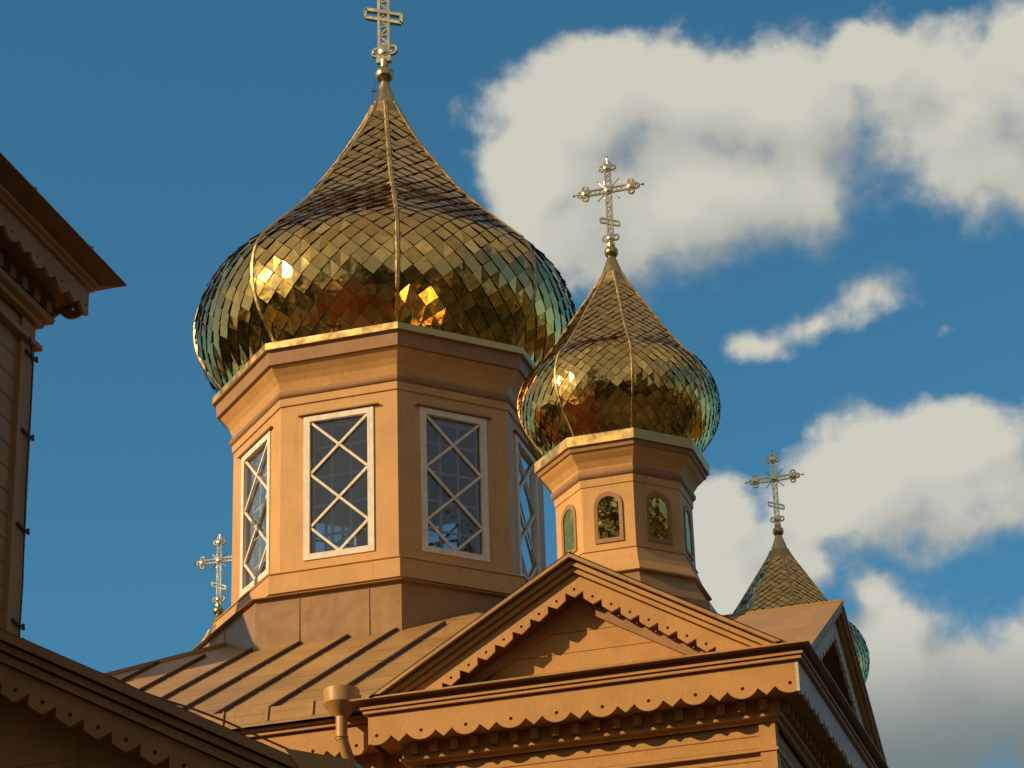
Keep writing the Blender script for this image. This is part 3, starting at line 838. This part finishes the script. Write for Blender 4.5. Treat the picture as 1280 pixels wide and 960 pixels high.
for k in (1, 2, 0):
    rk = R_(90*k)
    # local -Y side is turned to +X for k = 1
    scallop_board(3.99, 11.99, 11.845, .434, -3.99+.09+.036, -3.99-.0005*k, .028, .86).build('scalloped_valance', M['shade_wood'], tower, rk)
    if k: d = MB(); d.box(-.045, .045, -3.80, -3.725, 11.70, 11.80); row_of(d, 'dentil', M['shade_wood'], tower, rk, [-3.66+.21*i for i in range(36)])
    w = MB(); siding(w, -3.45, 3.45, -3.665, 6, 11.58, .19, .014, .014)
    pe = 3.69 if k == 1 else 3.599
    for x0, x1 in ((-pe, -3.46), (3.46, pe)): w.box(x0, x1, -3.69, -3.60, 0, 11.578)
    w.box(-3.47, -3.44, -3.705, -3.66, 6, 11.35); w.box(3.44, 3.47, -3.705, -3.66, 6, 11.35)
    w.build('boarded_wall', M['shade_wood'], tower, rk)
    pe = 3.735 if k == 1 else 3.659
    r_ = MB(); r_.box(-pe, pe, -3.735, -3.66, 11.385, 11.425); r_.build('wall_band', M['shade_wood'], tower, rk)
sn = MB()
for y in (1.2, 2.6, 3.6): sn.bar((4.18, y, 12.15), (4.10, y+.03, 12.19), .05, .03)
sn.build('snow_clip', M['trim'], tower)
wr = MB(); q = lambda z: (3.70, 3.62, z)
wr.tube([(3.745, 3.50, 11.40), (3.725, 3.60, 11.2), (3.71, 3.63, 10.9), (3.708, 3.62, 10.2), (3.712, 3.64, 9.4), (3.708, 3.63, 8.8), (3.74, 3.72, 8.6)], .007, 5)
for z in (11.30, 10.63, 9.85, 9.08): wr.bar((3.705, 3.52, z), (3.705, 3.715, z-.012), .016, .02); wr.tube([(3.705, 3.70, z-.022), (3.705, 3.70, z+.022)], .013, 6)
wr.build('lightning_wire', M['wire'], tower)


# ------------------------------------------------------------------ gabled annex in the tower's shade
GX, GY, GZ, GS = 2.874, -16.0, 7.75, .548
annex = thing('gabled_annex', 'shaded brown gable end with saw tooth rake board at the lower left', 'annex', (GX, GY, 0))
zc_ = 6.36
e1 = MB(); e1.prism(chevron(GZ, GS, 0, .06, zc_), -.15, .30); e1.build('roof_edge', M['trim'], annex)
e1 = MB(); e1.prism(chevron(GZ, GS, .072, .116, zc_), -.095, .10); e1.build('rake_crown', M['shade_wood'], annex)
e1 = MB(); e1.prism(chevron(GZ, GS, .130, .184, zc_), -.05, .10); e1.build('rake_crown', M['shade_wood'], annex)
rake_board(GZ, GS, zc_+.003, .1836, 11, -.002, .032, .192).build('rake_valance', M['shade_wood'], annex)
ty = MB(); z = 5.6
while z < GZ-.1:
    z2 = min(z+.21, GZ-.08); u0, u1 = min(2.3, (GZ-.05-z)/GS), min(2.3, (GZ-.05-z2)/GS)
    ty.face([(-u0, .30, z), (u0, .30, z), (u1, .30, z2-.006), (-u1, .30, z2-.006)]); ty.face([(-u1, .30, z2-.006), (u1, .30, z2-.006), (u1, .312, z2), (-u1, .312, z2)])
    z = z2
ty.build('tympanum', M['shade_wood'], annex)
s_ = MB(); s_.prism(chevron(GZ, GS, .20, .22, zc_), .034, .31); s_.build('gable_soffit', M['shade_wood'], annex)
w = MB(); w.box(-2.3, 2.3, .31, 3.0, 0, 6.3); w.build('wall', M['shade_wood'], annex)
rf = MB()
for sg in (-1, 1): rf.face([(0, -.15, GZ+.004), (sg*2.55, -.15, GZ-GS*2.55+.004), (sg*2.55, 3.1, GZ-GS*2.55+.004), (0, 3.1, GZ+.004)])
rf.build('roof', M['roof'], annex)
gt = MB(); n = 10
for a, c in zip(range(n), range(1, n+1)):
    A_, C_ = math.pi+math.pi*a/n, math.pi+math.pi*c/n
    for r in (.075, .068): gt.face([(2.50+r*math.cos(A_), -.16, 6.47+r*math.sin(A_)), (2.50+r*math.cos(C_), -.16, 6.47+r*math.sin(C_)), (2.50+r*math.cos(C_), 3.1, 6.47+r*math.sin(C_)), (2.50+r*math.cos(A_), 3.1, 6.47+r*math.sin(A_))], 0, True)
gt.face([(2.50+.075*math.cos(math.pi+math.pi*a/n), -.16, 6.47+.075*math.sin(math.pi+math.pi*a/n)) for a in range(n+1)])
gt.face([(2.15, -.165, 6.60), (2.30, -.165, 6.40), (2.55, -.165, 6.41), (2.56, -.165, 6.48)])
gt.build('gutter', M['pipe'], annex)

cb = MB()
pts = [(1.50, -12.56, 8.99), (1.66, -12.3, 8.85), (1.626, -11.8, 9.01), (1.535, -11.0, 9.185), (1.446, -10.3, 9.315), (1.356, -9.6, 9.477), (1.286, -8.9, 9.642), (1.251, -8.1, 9.786), (1.168, -7.0, 9.979), (1.131, -6.13, 10.117)]
cb.tube(pts, .011, 6); c = cb.build('overhead_cable', M['wire'])
c['label'] = 'thin dark cable slung from the left tower to the church eave'; c['category'] = 'cable'

# ------------------------------------------------------------------ ground and the far and near trees that the gilding mirrors
b = MB(); n = 48; rr = 1500
b.face([(rr*math.cos(2*math.pi*i/n), rr*math.sin(2*math.pi*i/n), 0) for i in range(n)]); structure(b.build('ground', M['ground']))
b = MB(); b.face([(-22, -26, .004), (24, -26, .004), (24, 18, .004), (-22, 18, .004)]); structure(b.build('pavement', M['stone']))
tb = MB(); rg = random.Random(3)
for i in range(230):
    a = 2*math.pi*i/230+rg.uniform(-.02, .02); d = rg.uniform(62, 95); h = rg.uniform(9, 17)
    c = Vector((d*math.sin(a), d*math.cos(a), 0))
    for j in range(5):
        r = rg.uniform(1.8, 3.4); tb.sphere((c.x+rg.uniform(-2, 2), c.y+rg.uniform(-2, 2), rg.uniform(.25, .9)*h), r, (1, 1, rg.uniform(.8, 1.3)), 9, 6)
for x, y, h, sp in ((-1.5, -26, 27, 4.6), (29, -12, 26, 4.0), (33, -1, 28, 4.5), (26, -24, 24, 3.6)):  # tall near trees, added out of view for panes and gilding to mirror
    tb.tube([(x, y, 0), (x+.2, y, h*.5), (x, y+.2, h*.9)], [.45, .3, .08], 8)
    for j in range(150 if y < -25 else 260):
        a, q = rg.uniform(0, 6.283), math.sqrt(rg.random()); z = rg.uniform(.28, 1.0)
        w_ = sp*q*(1.05-abs(z-.55)*1.3)
        tb.sphere((x+w_*math.cos(a), y+w_*math.sin(a), z*h), rg.uniform(.25, .62), (1, 1, .8), 6, 4)
for i, v in enumerate(tb.v): tb.v[i] = tuple(x+rg.uniform(-.35, .35) for x in v)
o = tb.build('mirrored_trees', M['foliage']); o['kind'] = 'stuff'
